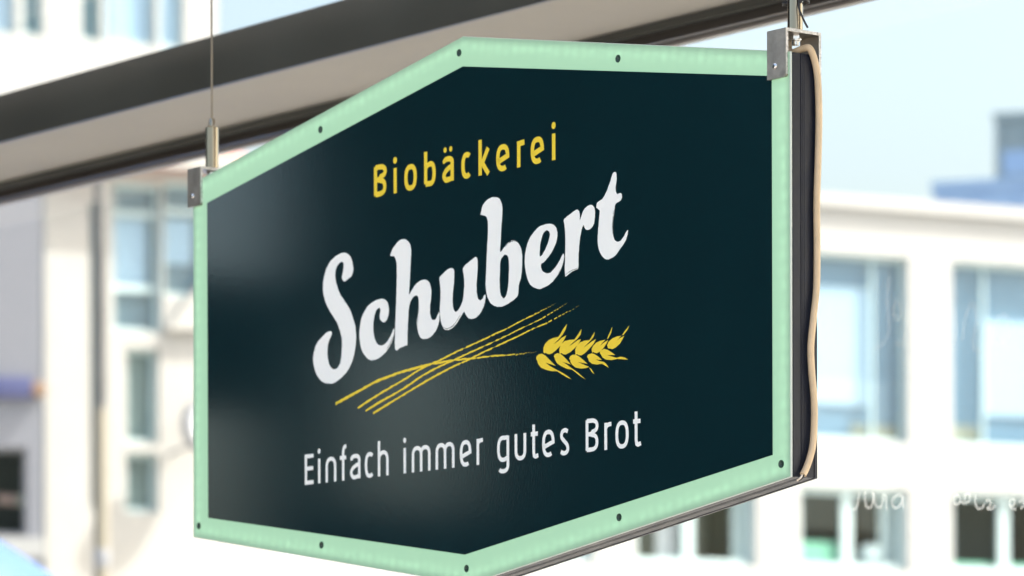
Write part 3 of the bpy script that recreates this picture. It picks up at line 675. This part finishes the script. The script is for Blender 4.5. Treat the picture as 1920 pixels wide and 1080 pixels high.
def window(t, h, room_m='room_blue', glass_m='win_sky', mull=(), trans=(), blinds=(), fw=.06, frame_m='win_frame', front=0., extras=()):
    a, b, c, d = h; y = front + .12
    bm = bmesh.new()
    box(bm, a, a + fw, y, y + .08, c, d); box(bm, b - fw, b, y, y + .08, c, d)
    box(bm, a + fw, b - fw, y, y + .08, c, c + fw); box(bm, a + fw, b - fw, y, y + .08, d - fw, d)
    wd = obj('window', bm, frame_m, t)
    for f, wdt in mull:
        x = a + (b - a) * f; boxo('mullion', (x - wdt / 2, x + wdt / 2, y + .002, y + .078, c + fw, d - fw), frame_m, wd)
    for f, wdt in trans:
        z = c + (d - c) * f; boxo('transom_bar', (a + fw, b - fw, y + .004, y + .076, z - wdt / 2, z + wdt / 2), frame_m, wd)
    boxo('pane', (a + fw, b - fw, y + .036, y + .042, c + fw, d - fw), glass_m, wd)
    bm = bmesh.new()
    q = lambda *p: bm.faces.new([bm.verts.new(v) for v in p]); g = y + 1.1; h_ = y + .09
    q((a, g, c), (b, g, c), (b, g, d), (a, g, d)); q((a, h_, c), (a, g, c), (a, g, d), (a, h_, d)); q((b, h_, c), (b, h_, d), (b, g, d), (b, g, c))
    q((a, h_, c), (b, h_, c), (b, g, c), (a, g, c)); q((a, h_, d), (a, g, d), (b, g, d), (b, h_, d))
    obj('room_recess', bm, room_m, wd, recalc=False)
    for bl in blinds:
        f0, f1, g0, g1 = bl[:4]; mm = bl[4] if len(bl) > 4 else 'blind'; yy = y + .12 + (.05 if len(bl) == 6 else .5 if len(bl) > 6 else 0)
        boxo('curtain' if mm in ('curtain', 'sky_panel', 'haze_panel') else ('panel' if mm not in ('blind', 'beige') else ('roller_blind' if mm == 'blind' else 'plant_pots')),  # added sky and haze panels share the real curtain's object name
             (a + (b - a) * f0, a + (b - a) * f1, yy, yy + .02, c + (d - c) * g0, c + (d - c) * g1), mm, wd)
    return wd

ANG = math.radians(26)
fa = Facade(1730, 56, ANG)
zA = fa.sz(1730, 401)[1]
cols = [(525, 812), (885, 1116), (1190, 1420), (1500, 1705), (1785, 2010), (2090, 2300)]
zu0, zu1 = fa.sz(1620, 828)[1], fa.sz(1620, 476)[1]
zl0, zl1 = fa.sz(1600, 1068)[1], fa.sz(1600, 914)[1]
zg0, zg1 = zl0 - 3.0, zl0 - 1.2
sA0, sA1 = fa.sz(503, 700)[0], fa.sz(2380, 700)[0]
hu = [(fa.sz(x0, 650)[0], fa.sz(x1, 650)[0], zu0, zu1) for x0, x1 in cols]
hl = [(fa.sz(x0, 1000)[0], fa.sz(x1, 1000)[0], zl0, zl1) for x0, x1 in cols]
hg = [(h[0], h[1], .9, 2.6) for h in hl]
A = building(fa, 'white_office_building', 'long white office block with rows of wide windows and a flat roof', 'building', sA0, sA1, zA, 9, hu + hl + hg, 'white_wall')
boxo('parapet_cap', (sA0 - .1, sA1 + .1, -.14, .35, zA + .003, zA + .16), 'white_wall', A)
for i, h in enumerate(hu):
    window(A, h, 'room_blue', 'win_sky', mull=((.70 if i % 2 else .30, .035),),
           blinds=([(.03, .70, .20, .83), (.55, .98, .02, .10, 'beige')] if i % 2 else [(.32, .99, .18, .70), (.05, .30, .02, .12, 'beige')]) + [(0, 1, 0, 1, 'sky_panel', 1)])
for i, h in enumerate(hl):
    if i == 3: bl = [(.0, .42, .0, .34, 'green_panel'), (.43, .80, .0, .24, 'green_panel', 1, 1), (.82, 1, .0, 1, 'blind', 1)]
    elif i == 4: bl = [(.0, .9, .0, .14, 'green_panel')]
    elif i == 2: bl = [(.24, .42, .0, 1, 'curtain'), (.86, 1., 0, 1, 'blind')]
    else: bl = [(.1, .4, 0, 1, 'blind'), (.7, 1, 0, 1, 'blind')]
    window(A, h, ('room_pale', 'room_pale', 'room_olive', 'room_dark', 'room_dark', 'room_dark')[i], 'win_clear',
           mull=((.47, .16),), blinds=bl, fw=.09)
for h in hg: window(A, h, 'room_pale', 'win_sky', mull=((.47, .12),), blinds=[(.1, .45, .3, 1)])
# a white oval lampshade hanging inside the window
s_, z_ = fa.sz(1655, 1040)
bm = bmesh.new(); lathe(bm, [(.02, -.21), (.10, -.18), (.16, -.08), (.17, .02), (.14, .12), (.08, .19), (.02, .21)], 20)
lo = thing('pendant_lamp', 'white oval lampshade inside the lower dark window with the green panel', 'lamp', fa.p + fa.e * s_ + fa.m * .38 + Z * z_, fa.a)
sh = obj('lamp_shade', bm, 'white_sign', lo, smooth=True); sh.rotation_euler = (0, math.radians(58), 0)
bm = bmesh.new(); tube(bm, [(0, 0, .05), (0, 0, zl1 - z_ + .01)], .008, 6, 0); obj('cord', bm, 'grey_metal', lo)

# left-hand house with red roof
sD0, sD1 = fa.sz(79, 700)[0], sA0 - .02
zD = fa.sz(450, 330)[1]
R_ = fa.rect
hd_ = [R_(163, 181, 380, 955), R_(206, 298, 345, 625), R_(301, 430, 345, 560), R_(230, 292, 655, 832), R_(230, 292, 850, 962)]
Dh = building(fa, 'cream_house', 'cream rendered house with tall glazing and red tiled roof', 'house', sD0, sD1, zD, 8, hd_, 'cream_wall', front=-.12)
window(Dh, hd_[0], 'room_pale', 'win_sky', front=-.12, fw=.03, blinds=[(0, 1, 0, 1, 'haze_panel', 1)])
window(Dh, hd_[1], 'room_pale', 'win_sky', trans=((.30, .09), (.80, .08)), blinds=[(.05, .8, .30, .78), (0, 1, 0, 1, 'haze_panel', 1)], front=-.12)
window(Dh, hd_[2], 'room_pale', 'win_sky', trans=((.75, .09),), blinds=[(.0, .5, .3, .7), (0, 1, 0, 1, 'haze_panel', 1)], front=-.12)
window(Dh, hd_[3], 'room_teal', 'win_clear', front=-.12, blinds=[(0, 1, 0, 1, 'haze_panel')]); window(Dh, hd_[4], 'room_pale', 'win_clear', front=-.12, blinds=[(0, 1, 0, 1, 'haze_panel')])
bm = bmesh.new(); tri = [fa.sz(*p) for p in ((300, 622), (344, 558), (432, 440), (432, 622))]
for y in (-.30, -.124): bm.faces.new([bm.verts.new((a, y, b)) for a, b in tri])
vs = list(bm.verts)
for k in range(4): bm.faces.new((vs[k], vs[(k + 1) % 4], vs[4 + (k + 1) % 4], vs[4 + k]))
obj('sloping_wedge', bm, 'cream_wall', Dh)  # added cream wedge giving the glazing a diagonal edge
bm = bmesh.new(); e0, e1 = sD0 - .25, sD1 - .05
P = [(-.55, zD + .003), (-.55, zD + .12), (3.9, zD + 1.15), (8.3, zD + .12), (8.3, zD + .003)]
A_ = [bm.verts.new((e0, y, z)) for y, z in P]; B_ = [bm.verts.new((e1, y, z)) for y, z in P]
for k in range(5): bm.faces.new((A_[k], A_[(k + 1) % 5], B_[(k + 1) % 5], B_[k]))
bm.faces.new(A_); bm.faces.new(B_); obj('roof', bm, 'roof_red', Dh, label='red clay tiled pitched roof')
boxo('eaves_board', (e0 + .02, e1 - .02, -.60, -.552, zD - .05, zD + .14), 'cream_wall', Dh)

# round sign on the house
s_, z_ = fa.sz(349, 808)
rsn = thing('round_wall_sign', 'round white projecting sign with grey rim on the cream house', 'sign', fa.p + fa.e * s_ + fa.m * -.75 + Z * z_, math.radians(38))
bm = bmesh.new(); lathe(bm, [(.30, .10), (.345, .09), (.345, -.05), (.30, -.06)], 32, 'y'); obj('rim', bm, 'grey_metal', rsn, smooth=True)
bm = bmesh.new(); lathe(bm, [(.295, -.062), (.29, -.075), (.05, -.078)], 32, 'y'); obj('sign_face', bm, 'white_sign', rsn, smooth=True)
bm = bmesh.new(); tube(bm, [(0, .05, -.2), (-.1, .35, -.25), (-.15, .75, -.33)], .025, 8, 3); obj('arm', bm, 'grey_metal', rsn)

# tall white building further back
fb = Facade(200, 74, ANG)
Rb = fb.rect
hb = [Rb(-60, 30, -120, 60), Rb(42, 82, -120, 66), Rb(152, 190, -120, 74), Rb(198, 292, -120, 84), Rb(300, 345, -120, 92)]
hb = [(h[0], h[1], hb[1][2], hb[1][3]) for h in hb]
zB = hb[0][3] + 4.5
hb2 = [(h[0], h[1], h[2] - 3.6, h[3] - 3.9) for h in hb]
B = building(fb, 'tall_white_building', 'tall white building with vertical blue windows rising behind the red roof', 'building', fb.sz(-160, 0)[0], fb.sz(408, 0)[0], zB, 9, hb + hb2, 'white_wall')
for i, h in enumerate(hb + hb2): window(B, h, 'room_teal' if i % 5 in (1, 2) else 'room_pale', 'win_clear' if i % 5 in (1, 2) else 'win_sky', blinds=[(0, 1, 0, 1, 'sky_panel')] if i % 5 in (1, 2) else [(.15, .95, .0, .95), (0, 1, 0, 1, 'sky_panel', 1)])
boxo('parapet_cap', (fb.sz(-160, 0)[0] - .1, fb.sz(408, 0)[0] + .1, -.12, .3, zB + .003, zB + .15), 'white_wall', B)

# nearer building on the left, its shade put into the grey wall colour
fg = Facade(20, 42, math.radians(8))
Rg = fg.rect
hg_ = [Rg(-75, 51, 838, 1004)]
zG = fg.sz(20, 250)[1]
G = building(fg, 'grey_building', 'shaded grey rendered corner building with a dark shop window', 'building', fg.sz(-260, 700)[0], fg.sz(77, 700)[0], zG, 6, hg_, 'shaded_wall')
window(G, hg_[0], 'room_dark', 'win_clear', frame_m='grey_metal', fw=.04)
a0, a1, b0, b1 = Rg(-260, 77, 1008, 1046)
boxo('sill_band', (a0 - .02, a1 + .03, -.12, -.003, b0, b1), 'white_wall', G)
for k, (px, m_) in enumerate(((6, 'pink'), (24, 'pink'), (42, 'cream'))):
    s_, z_ = fg.sz(px, 932 + k)
    bm = bmesh.new(); lathe(bm, [(.01, -.06), (.045, -.045), (.065, 0), (.045, .045), (.01, .06)], 16)
    t = thing('paper_lantern', ('cream paper lantern ending the row in the dark window of the grey building' if m_ == 'cream' else ('pink paper lantern beside the cream one in the dark window of the grey building' if k else 'pink paper lantern with pink neighbour only, in the grey building window')), 'lantern', fg.p + fg.e * s_ + fg.m * .32 + Z * z_, fg.a, 'lanterns in the dark window')
    obj('lantern_body', bm, 'lantern_' + m_, t, smooth=True)
    bm = bmesh.new(); tube(bm, [(0, 0, .05), (0, 0, hg_[0][3] - z_ + .01)], .004, 5, 0); obj('string', bm, 'black', t)
# shop sign: blue lettering board and an orange disc
a0, a1, b0, b1 = Rg(-120, 60, 708, 747)
t = thing('shop_sign', 'blurred blue shop board with an orange disc on the grey building', 'sign', fg.p + fg.e * a0 + Z * b0, fg.a)
boxo('board', (0, a1 - a0, -.10, -.0, 0, b1 - b0), 'blue_sign', t, bevel=.01)
s_, z_ = fg.sz(74, 731); bm = bmesh.new(); lathe(bm, [(.075, -.0), (.08, -.02), (.08, -.10), (.07, -.11)], 20, 'y', (s_ - a0, 0, z_ - b0)); obj('disc', bm, 'orange_sign', t, smooth=True)

# pole in front
d = ray(192, CY) * 26; P = Vector((d.x, d.y, 0))
ztop = CAMZ + 26 * (CY - 262) / F; zs = CAMZ + 26 * (CY - 775) / F
t = thing('street_pole', 'slim weathered grey street pole with tan lower sleeve before the cream house', 'pole', P)
bm = bmesh.new(); lathe(bm, [(.042, zs), (.040, ztop - .05), (.036, ztop)], 20); obj('shaft', bm, 'pole', t, smooth=True)
bm = bmesh.new(); lathe(bm, [(.060, 0), (.060, .3), (.052, .34), (.050, zs + .02), (.043, zs + .04)], 20); obj('sleeve', bm, 'pole_sleeve', t, smooth=True)
bm = bmesh.new(); lathe(bm, [(.04, ztop), (.045, ztop + .01), (.02, ztop + .05), (.005, ztop + .06)], 20); obj('cap', bm, 'grey_metal', t, smooth=True)
bm = bmesh.new(); zc = CAMZ + 26 * (CY - 1045) / F; lathe(bm, [(.050, zc - .06), (.054, zc - .05), (.054, zc + .05), (.050, zc + .06)], 20); obj('clamp', bm, 'grey_metal', t, smooth=True)

# far blocks beyond the white roof
def block(ft, name, label, x0, x1, yt, m_, dpt, bands, off=0.):
    s0, s1 = ft.sz(x0, yt)[0], ft.sz(x1, yt)[0]; z1 = ft.sz(x0, yt)[1]
    t = thing(name, label, 'building', ft.p + ft.m * off, ft.a)
    boxo('wall', (s0, s1, 0, dpt, 0, z1), m_, t)
    n = int(z1 / 3.3)
    for k in range(max(0, n - 8), n): boxo('window_band', (s0 + .4, s1 - .4, -.06, -.003, k * 3.3 + 1.1, k * 3.3 + 2.5), bands, t)
    for k in range(int((s1 - s0) / 2.2)): boxo('pilaster', (s0 + k * 2.2, s0 + k * 2.2 + .35, -.16, -.061, 0, z1 - .3), m_, t)
    boxo('roof_edge', (s0 - .1, s1 + .1, -.2, dpt + .1, z1 + .01, z1 + .4), m_, t)
    return t
fbk = Facade(1830, 205, math.radians(-14))
bb = block(fbk, 'hazy_office_block', 'low glazed office block in painted haze blue showing above the white roof', 1750, 2050, 356, 'tower_blue', 12, 'tower_band')
block(Facade(1900, 226, math.radians(-14)), 'tall_office_tower', 'haze-paled grey green office tower standing behind the blue glazed block', 1866, 2120, 226, 'tower_green', 14, 'tower_blue')

a0, b0 = fbk.sz(1813, 356); a1, b1 = fbk.sz(1900, 330)
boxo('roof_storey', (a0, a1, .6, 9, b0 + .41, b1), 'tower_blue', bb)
# ------------------------------------------------------------------ van parked outside, only its roof corner shows
vd = ray(104, 1079); VP = CAM + vd * 12.0
van = thing('parked_van', 'light blue delivery van, its rounded roof front by the grey building', 'van', (VP.x + NB.x * .3, VP.y + NB.y * .3, 0))
VZ = VP.z + .19; van.rotation_euler = (0, 0, math.atan2(U.y, U.x))
prof = [(1.65, .35), (1.68, .70), (1.62, 1.0), (1.35, 1.12), (.75, 1.22), (.65, 1.38), (.22, VZ - .28), (.14, VZ - .14), (.07, VZ - .05), (0, VZ), (-.28, VZ + .12), (-.7, VZ + .19), (-1.5, VZ + .21), (-3.6, VZ + .18), (-3.75, VZ + .05), (-3.8, .9), (-3.75, .35)]
pp = [(q.x, q.y) for q in catmull([(a, b, 0) for a, b in prof], 3, False)]
bm = bmesh.new()
def ringv(y, k): return [bm.verts.new((x - .3 * k, y, max(.35, z - k * max(0, (z - .9) / 1.3)))) for x, z in pp]
ys = [(-2.2, .34), (-2.16, .26), (-1.9, .16), (-1.7, .08), (-1.4, .02), (-1.1, 0), (-.8, .02), (-.5, .08), (-.28, .16), (-.05, .26), (0, .34)]
rs_ = [ringv(y, k) for y, k in ys]; n = len(pp)
for a, b in zip(rs_, rs_[1:]):
    for k in range(n): bm.faces.new((a[k], a[(k + 1) % n], b[(k + 1) % n], b[k]))
bm.faces.new(rs_[0]); bm.faces.new(rs_[-1])
obj('body', bm, 'van', van, smooth=True)
bm = bmesh.new(); wv = [(.66, 1.38), (.23, VZ - .36)]
bm.faces.new([bm.verts.new(v) for v in ((wv[0][0] + .03, -1.7, wv[0][1]), (wv[0][0] + .03, -.2, wv[0][1]), (wv[1][0] + .03, -.3, wv[1][1]), (wv[1][0] + .03, -1.6, wv[1][1]))])
obj('windscreen', bm, 'van_glass', van)
boxo('side_window', (-1.1, -.25, -2.215, -2.19, 1.35, 1.85), 'van_glass', van)
for x in (.95, -2.7):
    for y in (-2.18, -.2):
        bm = bmesh.new(); lathe(bm, [(.25, 0), (.33, .02), (.34, .1), (.33, .19), (.25, .21)], 28, 'y', (x, y - .02, .34)); w_ = obj('wheel', bm, 'tyre', van, smooth=True)
        bm = bmesh.new(); lathe(bm, [(.22, -.005), (.20, .02), (.06, .0)], 20, 'y', (x, y - .02, .34)); obj('rim', bm, 'rim', w_, smooth=True)
for y in (-1.75, -.45): boxo('headlight', (1.55, 1.70, y, y + .3, .78, .95), 'lamp_lens', van, bevel=.02)
boxo('roof_seam', (-3.4, -.45, -.54, -.51, VZ + .03, VZ + .12), 'rail', van)
